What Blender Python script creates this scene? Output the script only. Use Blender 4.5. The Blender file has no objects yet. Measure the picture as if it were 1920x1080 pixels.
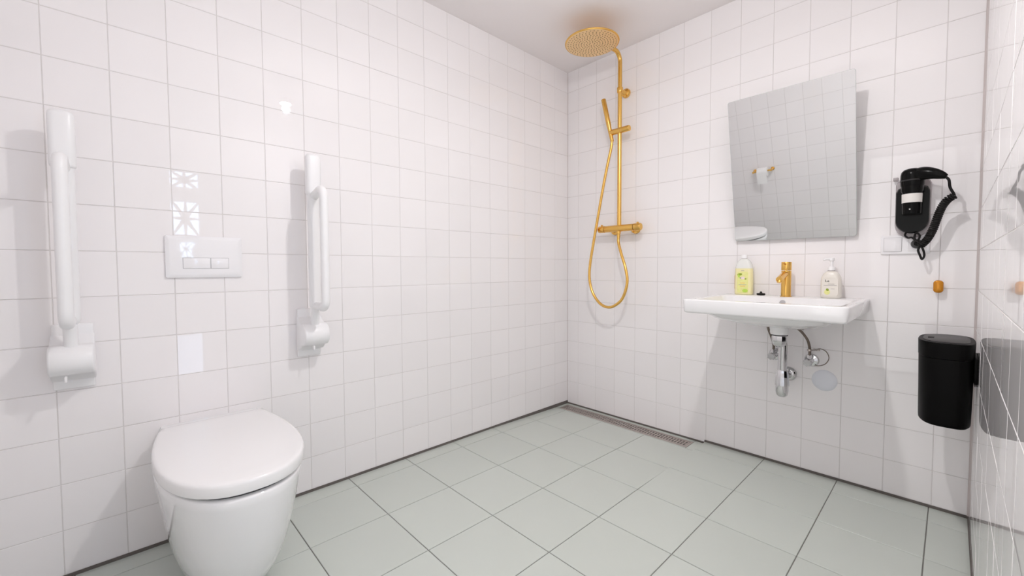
import bpy, bmesh, math, random
from mathutils import Vector, Matrix
random.seed(7)
scene = bpy.context.scene
COL = scene.collection

# ------------------------------------------------------------------ camera
cam_data = bpy.data.cameras.new('camera')
cam = bpy.data.objects.new('camera', cam_data)
COL.objects.link(cam)
R_ = ((0.69047152, 0.72334893, -0.00392387),
      (-0.02505885, 0.02934043, 0.99925532),
      (-0.7229254, 0.68985902, -0.03838502))
mw = Matrix.Identity(4)
for i in range(3):
    mw[i][0] = R_[0][i]
    mw[i][1] = R_[1][i]
    mw[i][2] = -R_[2][i]
mw.translation = Vector((1.94862, -2.40003, 0.99501))
cam.matrix_world = mw
cam_data.sensor_width = 36.0
cam_data.lens = 36.0 * 781.61 / 1920
cam_data.shift_x = -4.75 / 1920
cam_data.shift_y = -7.69 / 1920
cam_data.clip_start = 0.01
scene.camera = cam

# ------------------------------------------------------------------ world, exposure
world = bpy.data.worlds.new('world')
scene.world = world
world.use_nodes = True
world.node_tree.nodes['Background'].inputs[0].default_value = (1.0, 0.985, 0.975, 1)
world.node_tree.nodes['Background'].inputs[1].default_value = 1.9   # fill light through the added doorway
scene.view_settings.view_transform = 'Standard'
scene.view_settings.look = 'None'
scene.view_settings.gamma = 1.0
scene.view_settings.use_curve_mapping = False
scene.view_settings.exposure = 0.02
scene.cycles.use_denoising = True
scene.cycles.max_bounces = 12
scene.cycles.diffuse_bounces = 9
scene.cycles.glossy_bounces = 5

LAMP_POS = (1.46, -1.46, 2.165)
LAMP_SIDE = 0.90     # intensity of the bulb to all sides
LAMP_DOWN = 3.0      # extra intensity straight down, from the open reflector
LAMP_COLOR = (1.0, 0.98, 0.97)
WINDOW_RADIANCE = 8.0
WINDOW_COLOR = (0.54, 0.74, 1.0)

# ------------------------------------------------------------------ materials
def material(name, color, rough=0.5, metal=0.0, bump=0.0, bump_scale=60.0, vary=0.0,
             noise=0.0, noise_scale=8.0, coat=0.0, trans=0.0, ior=1.5, emit=None, strength=0.0,
             rough_vary=0.0, sss=0.0, spec=0.5):
    m = bpy.data.materials.new(name)
    m.use_nodes = True
    nt = m.node_tree
    b = nt.nodes['Principled BSDF']
    b.inputs['Base Color'].default_value = (*color, 1)
    b.inputs['Roughness'].default_value = rough
    b.inputs['Metallic'].default_value = metal
    b.inputs['IOR'].default_value = ior
    b.inputs['Specular IOR Level'].default_value = spec
    b.inputs['Coat Weight'].default_value = coat
    b.inputs['Coat Roughness'].default_value = 0.03
    b.inputs['Transmission Weight'].default_value = trans
    if sss:
        b.inputs['Subsurface Weight'].default_value = sss
        b.inputs['Subsurface Radius'].default_value = (0.01, 0.01, 0.01)
    if emit:
        b.inputs['Emission Color'].default_value = (*emit, 1)
        b.inputs['Emission Strength'].default_value = strength
    L = nt.links
    tc = nt.nodes.new('ShaderNodeTexCoord')
    src = None
    if noise:
        n = nt.nodes.new('ShaderNodeTexNoise')
        n.inputs['Scale'].default_value = noise_scale
        n.inputs['Detail'].default_value = 4
        L.new(tc.outputs['Object'], n.inputs['Vector'])
        mr = nt.nodes.new('ShaderNodeMapRange')
        mr.inputs['To Min'].default_value = 1 - noise
        mr.inputs['To Max'].default_value = 1 + noise
        L.new(n.outputs['Fac'], mr.inputs['Value'])
        src = mr.outputs['Result']
    if vary:
        oi = nt.nodes.new('ShaderNodeObjectInfo')
        mr = nt.nodes.new('ShaderNodeMapRange')
        mr.inputs['To Min'].default_value = 1 - vary
        mr.inputs['To Max'].default_value = 1 + vary
        L.new(oi.outputs['Random'], mr.inputs['Value'])
        if src:
            mu = nt.nodes.new('ShaderNodeMath')
            mu.operation = 'MULTIPLY'
            L.new(src, mu.inputs[0])
            L.new(mr.outputs['Result'], mu.inputs[1])
            src = mu.outputs[0]
        else:
            src = mr.outputs['Result']
    if src:
        vm = nt.nodes.new('ShaderNodeVectorMath')
        vm.operation = 'SCALE'
        vm.inputs[0].default_value = color
        L.new(src, vm.inputs['Scale'])
        L.new(vm.outputs[0], b.inputs['Base Color'])
    if bump:
        n = nt.nodes.new('ShaderNodeTexNoise')
        n.inputs['Scale'].default_value = bump_scale
        n.inputs['Detail'].default_value = 3
        L.new(tc.outputs['Object'], n.inputs['Vector'])
        bp = nt.nodes.new('ShaderNodeBump')
        bp.inputs['Strength'].default_value = bump
        bp.inputs['Distance'].default_value = 0.002
        L.new(n.outputs['Fac'], bp.inputs['Height'])
        L.new(bp.outputs['Normal'], b.inputs['Normal'])
    return m

M_TILE = material('glazed_tile', (0.882, 0.861, 0.869), rough=0.014, vary=0.012, noise=0.006, noise_scale=3, bump=0.012, bump_scale=9)
M_GROUT = material('light_grout', (0.70, 0.675, 0.67), rough=0.85, noise=0.05, noise_scale=90)
M_FLOOR = material('floor_tile', (0.565, 0.605, 0.565), rough=0.32, vary=0.015, noise=0.02, noise_scale=5)
M_FGROUT = material('floor_grout', (0.22, 0.21, 0.20), rough=0.9, noise=0.1, noise_scale=80)
M_SEAL = material('dark_sealant', (0.13, 0.115, 0.105), rough=0.8, noise=0.1, noise_scale=60)
M_CORNER = material('corner_sealant', (0.58, 0.52, 0.51), rough=0.7, noise=0.03)
M_CEIL = material('ceiling_paint', (0.90, 0.86, 0.86), rough=0.85, noise=0.01, noise_scale=4, bump=0.1, bump_scale=200)
M_CERAMIC = material('white_ceramic', (0.85, 0.85, 0.86), rough=0.06, coat=0.5, noise=0.004)
M_LID = material('white_seat_plastic', (0.86, 0.855, 0.86), rough=0.16, noise=0.004)
M_PLASTIC = material('white_plastic', (0.87, 0.87, 0.88), rough=0.28, noise=0.006)
M_GLOSSPL = material('gloss_white_plastic', (0.87, 0.865, 0.885), rough=0.05, coat=0.3, noise=0.004)
M_DARKGAP = material('dark_gap', (0.05, 0.05, 0.055), rough=0.7, noise=0.05)
M_GREYGAP = material('grey_gap', (0.5, 0.5, 0.51), rough=0.7, noise=0.05)
M_GOLD = material('brushed_gold', (0.82, 0.50, 0.135), rough=0.24, metal=1.0, noise=0.03, noise_scale=40)
M_GOLDFACE = material('gold_shower_face', (0.93, 0.70, 0.40), rough=0.42, metal=1.0, noise=0.03, noise_scale=30)
M_NOZZLE = material('dark_nozzle', (0.30, 0.19, 0.08), rough=0.6, noise=0.05)
M_CHROME = material('chrome', (0.66, 0.66, 0.67), rough=0.10, metal=1.0, noise=0.02)
M_STEEL = material('brushed_steel', (0.58, 0.52, 0.49), rough=0.35, metal=1.0, noise=0.06, noise_scale=50)
M_BRAID = material('braided_hose', (0.20, 0.16, 0.13), rough=0.5, metal=0.6, noise=0.25, noise_scale=400)
M_BLACK = material('black_plastic', (0.004, 0.004, 0.004), spec=0.12, rough=0.2, noise=0.05)
M_BLACKMAT = material('matt_black_metal', (0.003, 0.0028, 0.0028), spec=0.06, rough=0.42, noise=0.05)
M_BLACKTOP = material('dark_grey_lid', (0.03, 0.028, 0.029), spec=0.3, rough=0.42, noise=0.05)
M_RUBBER = material('black_rubber', (0.006, 0.005, 0.005), spec=0.25, rough=0.5, noise=0.05)
M_GREYPL = material('smoky_grey_plastic', (0.42, 0.38, 0.39), rough=0.2, noise=0.02)
M_MIRROR = material('mirror_silver', (0.83, 0.84, 0.835), rough=0.012, metal=1.0, noise=0.004)
M_GLASSEDGE = material('mirror_edge', (0.55, 0.60, 0.58), rough=0.15, noise=0.03)
M_PAPER = material('toilet_paper', (0.88, 0.88, 0.88), rough=0.9, noise=0.02, noise_scale=40, bump=0.2, bump_scale=150)
M_CAP = material('pale_blue_cover', (0.74, 0.76, 0.82), rough=0.35, noise=0.01)
M_LABELW = material('white_print', (0.80, 0.78, 0.75), rough=0.4, noise=0.02)
M_GEL = material('yellow_gel_bottle', (0.88, 0.82, 0.46), rough=0.18, noise=0.04, noise_scale=20)
M_GELTOP = material('clear_bottle_shoulder', (0.80, 0.81, 0.78), rough=0.14, noise=0.02)
M_ORANGE = material('orange_print', (0.86, 0.44, 0.05), rough=0.35, noise=0.1, noise_scale=60)
M_GREEN = material('green_print', (0.50, 0.72, 0.10), rough=0.4, noise=0.15, noise_scale=120)
M_DKGREEN = material('leaf_green_print', (0.28, 0.38, 0.03), rough=0.4, noise=0.2, noise_scale=150)
M_YELLOW = material('pear_yellow_print', (0.80, 0.80, 0.32), rough=0.4, noise=0.1, noise_scale=90)
M_PINKP = material('blossom_print', (0.85, 0.72, 0.66), rough=0.4, noise=0.1, noise_scale=90)
M_TEXT = material('dark_print', (0.05, 0.045, 0.04), rough=0.5, noise=0.05)
M_TEXTG = material('grey_print', (0.40, 0.37, 0.36), rough=0.5, noise=0.05)
M_SOAP = material('cream_soap_bottle', (0.80, 0.765, 0.70), rough=0.25, noise=0.01)
M_AMBER = material('amber_gold_hook', (0.60, 0.24, 0.015), rough=0.25, metal=0.4, noise=0.05)
M_DAY = material('bright_window_glass', (0.5, 0.55, 0.6), rough=0.2, emit=WINDOW_COLOR, strength=WINDOW_RADIANCE)
M_FROST = material('frosted_window_glass', (0.5, 0.55, 0.6), rough=0.3, emit=(0.6, 0.74, 1.0), strength=WINDOW_RADIANCE * 0.4)
M_FRAME = material('window_frame_paint', (0.80, 0.79, 0.78), rough=0.35, noise=0.01)

# ------------------------------------------------------------------ builders
def root_offset(o):
    v = Vector((0, 0, 0))
    while o is not None:
        v += o.location
        o = o.parent
    return v

def mesh_from(bm, name):
    bmesh.ops.recalc_face_normals(bm, faces=bm.faces[:])
    me = bpy.data.meshes.new(name)
    bm.to_mesh(me)
    bm.free()
    return me

def sharpen(me, angle=40):
    for p in me.polygons:
        p.use_smooth = True
    try:
        me.set_sharp_from_angle(angle=math.radians(angle))
    except Exception:
        pass

def obj(name, bm, mat, parent=None, smooth=True, angle=40, label=None, kind=None):
    if parent is not None:
        off = root_offset(parent)
        bmesh.ops.translate(bm, vec=-off, verts=bm.verts[:])
    me = mesh_from(bm, name)
    if smooth:
        sharpen(me, angle)
    me.materials.append(mat)
    o = bpy.data.objects.new(name, me)
    COL.objects.link(o)
    o.parent = parent
    if label:
        o['label'] = label
    if kind:
        o['kind'] = kind
    return o

def thing(name, label, cat, loc, group=None):
    o = bpy.data.objects.new(name, None)
    o.empty_display_size = 0.05
    COL.objects.link(o)
    o.location = loc
    o['label'] = label
    o['category'] = cat
    if group:
        o['group'] = group
    return o

def set_origin(o, loc):
    loc = Vector(loc)
    o.data.transform(Matrix.Translation(-loc))
    o.location = loc

def tag(o, label, cat, group=None):
    o['label'] = label
    o['category'] = cat
    if group:
        o['group'] = group
    return o

def structure(o):
    o['kind'] = 'structure'
    return o

def box(bm, lo, hi, bevel=0.0, seg=2):
    lo, hi = Vector(lo), Vector(hi)
    r = bmesh.ops.create_cube(bm, size=1.0)
    vs = r['verts']
    c = (lo + hi) / 2
    s = hi - lo
    for v in vs:
        v.co = Vector((v.co.x * s.x + c.x, v.co.y * s.y + c.y, v.co.z * s.z + c.z))
    if bevel:
        es = list({e for v in vs for e in v.link_edges})
        bmesh.ops.bevel(bm, geom=es, offset=bevel, segments=seg, profile=0.5, affect='EDGES')
    return bm

def nbox(lo, hi, bevel=0.0, seg=2):
    return box(bmesh.new(), lo, hi, bevel, seg)

def loft(bm, rings, cap0=True, cap1=True, closed=True):
    rows = [[bm.verts.new(Vector(p)) for p in ring] for ring in rings]
    n = len(rows[0])
    for a, b in zip(rows, rows[1:]):
        for i in range(n if closed else n - 1):
            j = (i + 1) % n
            bm.faces.new((a[i], a[j], b[j], b[i]))
    if cap0:
        bm.faces.new(list(reversed(rows[0])))
    if cap1:
        bm.faces.new(rows[-1])
    return bm

def frame_for(d):
    d = Vector(d).normalized()
    up = Vector((0, 0, 1)) if abs(d.z) < 0.9 else Vector((1, 0, 0))
    a = d.cross(up).normalized()
    return a, d.cross(a).normalized()

def lathe(bm, profile, origin, axis=(0, 0, 1), seg=32):
    """profile: list of (radius, distance along axis)"""
    ax = Vector(axis).normalized()
    a, b = frame_for(ax)
    o = Vector(origin)
    rings = []
    for r, t in profile:
        r = max(r, 1e-5)
        rings.append([o + ax * t + a * (r * math.cos(2 * math.pi * i / seg)) + b * (r * math.sin(2 * math.pi * i / seg)) for i in range(seg)])
    loft(bm, rings)
    return bm

def smooth_path(pts, n=8):
    pts = [Vector(p) for p in pts]
    out = []
    P = [pts[0] * 2 - pts[1]] + pts + [pts[-1] * 2 - pts[-2]]
    for i in range(1, len(P) - 2):
        p0, p1, p2, p3 = P[i - 1], P[i], P[i + 1], P[i + 2]
        for k in range(n):
            t = k / n
            out.append(0.5 * ((2 * p1) + (p2 - p0) * t + (2 * p0 - 5 * p1 + 4 * p2 - p3) * t * t + (3 * p1 - p0 - 3 * p2 + p3) * t ** 3))
    out.append(pts[-1])
    return out

def tube(bm, pts, radius, seg=12, squash=None):
    """radius: number or list per point. Parallel transport frame. squash: (scale a, scale b)."""
    pts = [Vector(p) for p in pts]
    n = len(pts)
    rad = radius if isinstance(radius, (list, tuple)) else [radius] * n
    tang = [(pts[min(i + 1, n - 1)] - pts[max(i - 1, 0)]).normalized() for i in range(n)]
    a, b = frame_for(tang[0])
    rings = []
    for i in range(n):
        if i:
            q = tang[i - 1].rotation_difference(tang[i])
            a = q @ a
            a = (a - tang[i] * a.dot(tang[i])).normalized()
        b = tang[i].cross(a)
        sa, sb = squash if squash else (1, 1)
        rings.append([pts[i] + a * (rad[i] * sa * math.cos(2 * math.pi * k / seg)) + b * (rad[i] * sb * math.sin(2 * math.pi * k / seg)) for k in range(seg)])
    loft(bm, rings)
    return bm

def arc_corner(p0, p1, p2, r, n=6):
    """points rounding the corner p1 between p0 and p2"""
    p0, p1, p2 = Vector(p0), Vector(p1), Vector(p2)
    u = (p0 - p1).normalized()
    v = (p2 - p1).normalized()
    ang = u.angle(v)
    d = r / math.tan(ang / 2)
    s, e = p1 + u * d, p1 + v * d
    c = p1 + (u + v).normalized() * (r / math.sin(ang / 2))
    out = []
    a0 = s - c
    a1 = e - c
    tot = a0.angle(a1)
    ax = a0.cross(a1).normalized()
    for i in range(n + 1):
        out.append(c + Matrix.Rotation(tot * i / n, 3, ax) @ a0)
    return out

def poly_round(pts, r, n=6):
    out = [Vector(pts[0])]
    for i in range(1, len(pts) - 1):
        out += arc_corner(pts[i - 1], pts[i], pts[i + 1], r, n)
    out.append(Vector(pts[-1]))
    return out

def rrect(hw, hh, r, n=5):
    """rounded rectangle outline, 2D, counter clockwise"""
    out = []
    for cx, cy, a0 in ((hw - r, hh - r, 0), (-hw + r, hh - r, 90), (-hw + r, -hh + r, 180), (hw - r, -hh + r, 270)):
        for i in range(n + 1):
            a = math.radians(a0 + 90 * i / n)
            out.append((cx + r * math.cos(a), cy + r * math.sin(a)))
    return out

def text_mesh(body, size, depth=0.0003):
    cu = bpy.data.curves.new('print_text', 'FONT')
    cu.body = body
    cu.size = size
    cu.extrude = depth
    cu.align_x = 'CENTER'
    to = bpy.data.objects.new('print_text', cu)
    COL.objects.link(to)
    bpy.context.view_layer.update()
    me = bpy.data.meshes.new_from_object(to)
    bpy.data.objects.remove(to)
    bpy.data.curves.remove(cu)
    return me

# ------------------------------------------------------------------ room shell
W, D, H = 2.0187, 2.885, 2.40
ROW0, PITCH = 1.8056, 0.15
JOINT = 0.0018
_cache = {}
def tile_mesh(w, h, mat, t=0.007, bev=0.0013):
    key = (round(w, 4), round(h, 4), mat.name)
    if key in _cache:
        return _cache[key]
    me = bpy.data.meshes.new('tile')
    rings = [(0, 0.0), (bev * 0.34, -bev * 0.08), (bev * 0.75, -bev * 0.42), (bev, -bev), (bev, -t)]
    nz = [0, 0.35, 0.8, 1.0, 1.0]
    verts, norms, faces = [], [], []
    for (e, z), s in zip(rings, nz):
        x, y = w / 2 - bev + e, h / 2 - bev + e
        for sx, sy in ((-1, -1), (1, -1), (1, 1), (-1, 1)):
            verts.append((sx * x, sy * y, z))
            norms.append(Vector((sx * s, sy * s, max(1 - s, 0.0) + (0.02 if s >= 1 else 0))).normalized())
    faces.append((0, 1, 2, 3))
    for k in range(len(rings) - 1):
        for i in range(4):
            j = (i + 1) % 4
            faces.append((k * 4 + i, (k + 1) * 4 + i, (k + 1) * 4 + j, k * 4 + j))
    me.from_pydata(verts, [], faces)
    # edge strips: each side keeps its own direction, rounded towards the joint
    loops = []
    side_dir = ((0, -1), (1, 0), (0, 1), (-1, 0))
    for p in me.polygons:
        p.use_smooth = True
        for li in p.loop_indices:
            vi = me.loops[li].vertex_index
            ring = vi // 4
            if p.index == 0:
                loops.append(Vector((0, 0, 1)))
            else:
                d = side_dir[(p.index - 1) % 4]
                s = nz[ring]
                loops.append(Vector((d[0] * s, d[1] * s, 1 - s + 0.001)).normalized())
    me.normals_split_custom_set(loops)
    me.materials.append(mat)
    _cache[key] = me
    return me

def tile_wall(parent, origin, a, us, vs, mat, skip=None, tilt=0.0012, vmin=None, stuff=None):
    """tiles between consecutive joint positions us (along a) and vs (along z)"""
    a = Vector(a)
    b = Vector((0, 0, 1))
    n = a.cross(b)
    rot = Matrix((a, b, n)).transposed()
    origin = Vector(origin)
    spare = bmesh.new()
    for i in range(len(us) - 1):
        for j in range(len(vs) - 1):
            u0, u1, v0, v1 = us[i], us[i + 1], vs[j], vs[j + 1]
            if vmin and j == 0:
                v0 = vmin((u0 + u1) / 2)
            g = JOINT / 2
            w, h = u1 - u0 - 2 * g, v1 - v0 - 2 * g
            if w < 0.012 or h < 0.012:
                continue
            uc, vc = (u0 + u1) / 2, (v0 + v1) / 2
            if skip and skip(u0, u1, v0, v1):
                continue
            me = tile_mesh(w, h, mat)
            r3 = rot @ Matrix.Rotation(random.gauss(0, tilt), 3, 'X') @ Matrix.Rotation(random.gauss(0, tilt), 3, 'Y')
            loc = origin + a * uc + b * vc + n * random.uniform(-0.0003, 0.0003)
            if stuff and stuff(uc):
                mm = me.copy()
                mm.transform(Matrix.Translation(loc) @ r3.to_4x4())
                spare.from_mesh(mm)
                bpy.data.meshes.remove(mm)
                continue
            o = bpy.data.objects.new('tile', me)
            COL.objects.link(o)
            o.parent = parent
            o.location = loc
            o.rotation_euler = r3.to_euler()
    if spare.verts:
        me = bpy.data.meshes.new('tile_remainder')
        spare.to_mesh(me)
        me.materials.append(mat)
        o = bpy.data.objects.new('tile_remainder', me)
        COL.objects.link(o)
        o.parent = parent
        o['kind'] = 'stuff'
    spare.free()

rows = sorted([ROW0 - PITCH * j for j in range(-3, 12)])
vs = [0.0105] + [r for r in rows if r > 0.02] + [H]

# window opening in the right-hand wall (it shows only as a reflection in the tiles)
WY0, WY1, WZ0, WZ1 = -2.13, -1.90, 0.16, 1.78
BK = -0.0009   # grout face behind the tile face

wl = structure(obj('wall_left', nbox((-0.12, -D - 0.12, -0.1), (BK, 0.12, H)), M_GROUT, smooth=False))
us = sorted([-2.54874 + 0.15042 * c for c in range(-2, 17)])
tile_wall(wl, (0, 0, 0), (0, 1, 0), [-D] + us + [0.0], vs, M_TILE, stuff=lambda u: u < -2.7)

wb = structure(obj('wall_back', nbox((BK, -BK, -0.1), (W - BK, 0.12, H)), M_GROUT, smooth=False))
us = sorted([1.9149 - 0.15145 * c for c in range(0, 13)])
tile_wall(wb, (0, 0, 0), (1, 0, 0), [0.0] + us + [W], vs, M_TILE, vmin=lambda u: 0.0105 if u > 1.0 else -0.002)

bm = bmesh.new()
for lo, hi in (((W - BK, WY1, -0.1), (W + 0.12, 0.12, H)), ((W - BK, -D - 0.12, -0.1), (W + 0.12, WY0, H)),
               ((W - BK, WY0, -0.1), (W + 0.12, WY1, WZ0)), ((W - BK, WY0, WZ1), (W + 0.12, WY1, H))):
    box(bm, lo, hi)
wr = structure(obj('wall_right', bm, M_GROUT, smooth=False))
us = [0.0] + [0.139 + 0.1503 * k for k in range(0, 19)] + [D]
tile_wall(wr, (W, 0, 0), (0, -1, 0), us, vs, M_TILE,
          skip=lambda u0, u1, v0, v1: u1 > -WY1 and u0 < -WY0 and v1 > WZ0 and v0 < WZ1,
          stuff=lambda u: u > 2.2)

# front wall with an unseen doorway, added to let in fill light
DX0, DX1, DZ1 = 1.37, 1.97, 2.06
bm = bmesh.new()
for lo, hi in (((BK, -D - 0.12, -0.1), (DX0, -D + BK, H)), ((DX1, -D - 0.12, -0.1), (W - BK, -D + BK, H)),
               ((DX0, -D - 0.12, DZ1), (DX1, -D + BK, H)), ((DX0, -D - 0.12, -0.1), (DX1, -D + BK, -0.001))):
    box(bm, lo, hi)
wf = structure(obj('wall_front', bm, M_GROUT, smooth=False))
us = [0.0, W - DX1] + [W - DX0 + 0.1503 * k for k in range(0, 10)] + [W]
us2 = [W - DX1 + 0.15 * k for k in range(5)]
us = sorted(set(us + us2[1:4]))
tile_wall(wf, (W, -D, 0), (-1, 0, 0), us, vs, M_TILE,
          skip=lambda u0, u1, v0, v1: u1 > W - DX1 + 0.01 and u0 < W - DX0 - 0.01 and v0 < DZ1)
door = structure(obj('added_door_1', nbox((DX1 + 0.003, -D - 0.72, 0.004), (DX1 + 0.043, -D - 0.13, DZ1 - 0.03), 0.002, 1), M_FRAME))  # leaf of the added doorway, out of view
bm = bmesh.new()
for lo, hi in (((DX0 - 0.05, -D - 0.125, 0.0), (DX0 + 0.004, -D + 0.012, DZ1 + 0.05)), ((DX1 - 0.004, -D - 0.125, 0.0), (DX1 + 0.045, -D + 0.012, DZ1 + 0.05)),
               ((DX0 + 0.004, -D - 0.125, DZ1), (DX1 - 0.004, -D + 0.012, DZ1 + 0.05))):
    box(bm, lo, hi, 0.002, 1)
obj('added_door_frame', bm, M_FRAME, door)
pd = bpy.data.lights.new('added_doorway_portal', 'AREA')  # portal for the fill light entering by the added doorway
pd.shape = 'RECTANGLE'
pd.size, pd.size_y = DX1 - DX0, DZ1
pd.cycles.is_portal = True
po = bpy.data.objects.new('added_doorway_portal', pd)
COL.objects.link(po)
po.location = ((DX0 + DX1) / 2, -D - 0.06, DZ1 / 2)
po.rotation_euler = (math.pi / 2, 0, 0)

structure(obj('ceiling', nbox((-0.12, -D - 0.12, H), (W + 0.12, 0.12, H + 0.12)), M_CEIL, smooth=False))

# floor: the shower side falls towards the drain along the back wall
XS = 0.0925 + 0.3025 * 3
FX = [0.0] + [0.0925 + 0.3025 * k for k in range(7)] + [W]
FY = [-D] + sorted(-0.139 - 0.2985 * k for k in range(10)) + [0.0]
def floor_z(x_mid, y):
    if x_mid > XS:
        return 0.0
    t = min(max((y + 0.736) / 0.597, 0), 1)
    return -0.011 * t
bm = bmesh.new()
fl = structure(obj('floor', box(box(bm, (-0.12, -D - 0.12, -0.12), (W + 0.12, 0.12, -0.016)), (XS, -D, -0.016), (W, 0, -0.003)), M_FGROUT, smooth=False))
bm = bmesh.new()
prof = [(-D, -0.003), (-0.736, -0.003), (-0.139, -0.014), (0, -0.014)]
loft(bm, [[(0, y, z) for y, z in prof] + [(0, 0, -0.0165), (0, -D, -0.0165)], [(XS, y, z) for y, z in prof] + [(XS, 0, -0.0165), (XS, -D, -0.0165)]])
obj('shower_screed', bm, M_FGROUT, fl, smooth=False)
DRAIN = (0.028, 0.950, -0.128, -0.030)     # x0, x1, y0, y1
def floor_tile(x0, x1, y0, y1, xm):
    g = 0.0016
    x0 += g; x1 -= g; y0 += g; y1 -= g
    z0, z1 = floor_z(xm, y0), floor_z(xm, y1)
    bm = bmesh.new()
    c = 0.001
    top = [(x0 + c, y0 + c, z0), (x1 - c, y0 + c, z0), (x1 - c, y1 - c, z1), (x0 + c, y1 - c, z1)]
    mid = [(x0, y0, z0 - c), (x1, y0, z0 - c), (x1, y1, z1 - c), (x0, y1, z1 - c)]
    low = [(x, y, -0.016) for x, y, z in mid]
    loft(bm, [low, mid, top])
    cx, cy = (x0 + x1) / 2, (y0 + y1) / 2
    bmesh.ops.translate(bm, vec=(-cx, -cy, 0), verts=bm.verts[:])
    me = mesh_from(bm, 'tile')
    me.materials.append(M_FLOOR)
    o = bpy.data.objects.new('tile', me)
    COL.objects.link(o)
    o.parent = fl
    o.location = (cx, cy, 0)
for i in range(len(FX) - 1):
    for j in range(len(FY) - 1):
        x0, x1, y0, y1 = FX[i], FX[i + 1], FY[j], FY[j + 1]
        xm = (x0 + x1) / 2
        if y1 >= -0.001 and xm < XS:
            continue
        floor_tile(x0, x1, y0, y1, xm)
# narrow strips of tile around the drain
dx0, dx1, dy0, dy1 = DRAIN
for r in ((0.0, dx1, dy1, 0.0), (dx1, XS, -0.139, 0.0), (0.0, dx0, -0.139, dy1), (dx0, dx1, -0.139, dy0)):
    x0, x1, y0, y1 = r
    bm = nbox((x0 + 0.001, y0 + 0.001, -0.016), (x1 - 0.001, y1 - 0.001, -0.011), 0.0006, 1)
    bmesh.ops.translate(bm, vec=(-(x0 + x1) / 2, -(y0 + y1) / 2, 0), verts=bm.verts[:])
    me = mesh_from(bm, 'tile')
    me.materials.append(M_FLOOR)
    o = bpy.data.objects.new('tile', me)
    COL.objects.link(o)
    o.parent = fl
    o.location = ((x0 + x1) / 2, (y0 + y1) / 2, 0)

# sealant joints
n_trim = 0
def trim(lo, hi, mat):
    global n_trim
    n_trim += 1
    return structure(obj('trim_%d' % n_trim, nbox(lo, hi), mat, smooth=False))
trim((-0.0014, -D, -0.015), (0.003, 0, 0.0105), M_SEAL)
trim((XS, -0.003, -0.015), (W - 0.0015, 0.0014, 0.0105), M_SEAL)
trim((0.003, -0.003, -0.015), (XS, 0.0014, -0.002), M_SEAL)
trim((W - 0.003, -D, -0.015), (W + 0.0014, -0.003, 0.0105), M_SEAL)
trim((0.003, -D - 0.0014, -0.015), (W - 0.003, -D + 0.003, 0.0105), M_SEAL)
trim((-0.001, -0.0022, 0.0105), (0.0022, 0.001, H), M_CORNER)
trim((W - 0.004, -0.004, 0.0105), (W + 0.001, 0.001, H), M_CORNER)

# ------------------------------------------------------------------ window with star screen
win = structure(obj('window_1', nbox((W + 0.05, WY0 + 0.001, WZ0 + 0.001), (W + 0.056, WY1 - 0.001, WZ1 - 0.001)), M_FRAME, smooth=False))
yc = (WY0 + WY1) / 2
bm = bmesh.new()
fw = 0.035
for lo, hi in (((W - 0.002, WY0, WZ0), (W + 0.05, WY0 + fw, WZ1)), ((W - 0.002, WY1 - fw, WZ0), (W + 0.05, WY1, WZ1)),
               ((W - 0.002, WY0 + fw, WZ0), (W + 0.05, WY1 - fw, WZ0 + 0.04)), ((W - 0.002, WY0 + fw, WZ1 - 0.04), (W + 0.05, WY1 - fw, WZ1)),
               ((W - 0.002, WY0 + fw, 0.50), (W + 0.05, WY1 - fw, 0.99)), ((W - 0.002, WY0 + fw, 1.515), (W + 0.05, WY1 - fw, 1.61))):
    box(bm, lo, hi, 0.002, 1)
obj('window_frame', bm, M_FRAME, win)
obj('pane', nbox((W + 0.040, WY0 + fw, 0.99), (W + 0.045, WY1 - fw, 1.515)), M_DAY, win, smooth=False)
obj('pane', nbox((W + 0.040, WY0 + fw, 1.61), (W + 0.045, WY1 - fw, WZ1 - 0.04)), M_DAY, win, smooth=False)
obj('pane', nbox((W + 0.040, WY0 + fw, WZ0 + 0.04), (W + 0.045, WY1 - fw, 0.50)), M_FROST, win, smooth=False)
def star_screen(z0, z1):
    bm = bmesh.new()
    y0, y1 = WY0 + fw, WY1 - fw
    zc, hz, hy = (z0 + z1) / 2, (z1 - z0) / 2, (y1 - y0) / 2
    xc = W + 0.034
    for k in range(8):
        a = math.pi * k / 4
        d = Vector((0, math.cos(a) * hy, math.sin(a) * hz))
        if k % 2:
            d = Vector((0, math.copysign(hy, math.cos(a)), math.copysign(hz, math.sin(a))))
        s = d.cross(Vector((1, 0, 0))).normalized()
        c = Vector((xc, yc, zc))
        def pt(t, w, x):
            return c + d * t + s * w + Vector((x, 0, 0))
        r = [[pt(0, q * 0.016, x) for q, x in ((-1, -.003), (1, -.003), (1, .003), (-1, .003))],
             [pt(1, q * 0.006, x) for q, x in ((-1, -.003), (1, -.003), (1, .003), (-1, .003))]]
        loft(bm, r)
    lathe(bm, [(0, -0.003), (0.026, -0.003), (0.026, 0.003), (0, 0.003)], (xc, yc, zc), (1, 0, 0), 16)
    for zz in (z0, z1):
        box(bm, (xc - 0.003, y0, zz - 0.006), (xc + 0.003, y1, zz + 0.006))
    obj('star_screen', bm, M_FRAME, win)
star_screen(1.252, 1.512)
star_screen(0.993, 1.252)
star_screen(1.613, 1.737)

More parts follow.
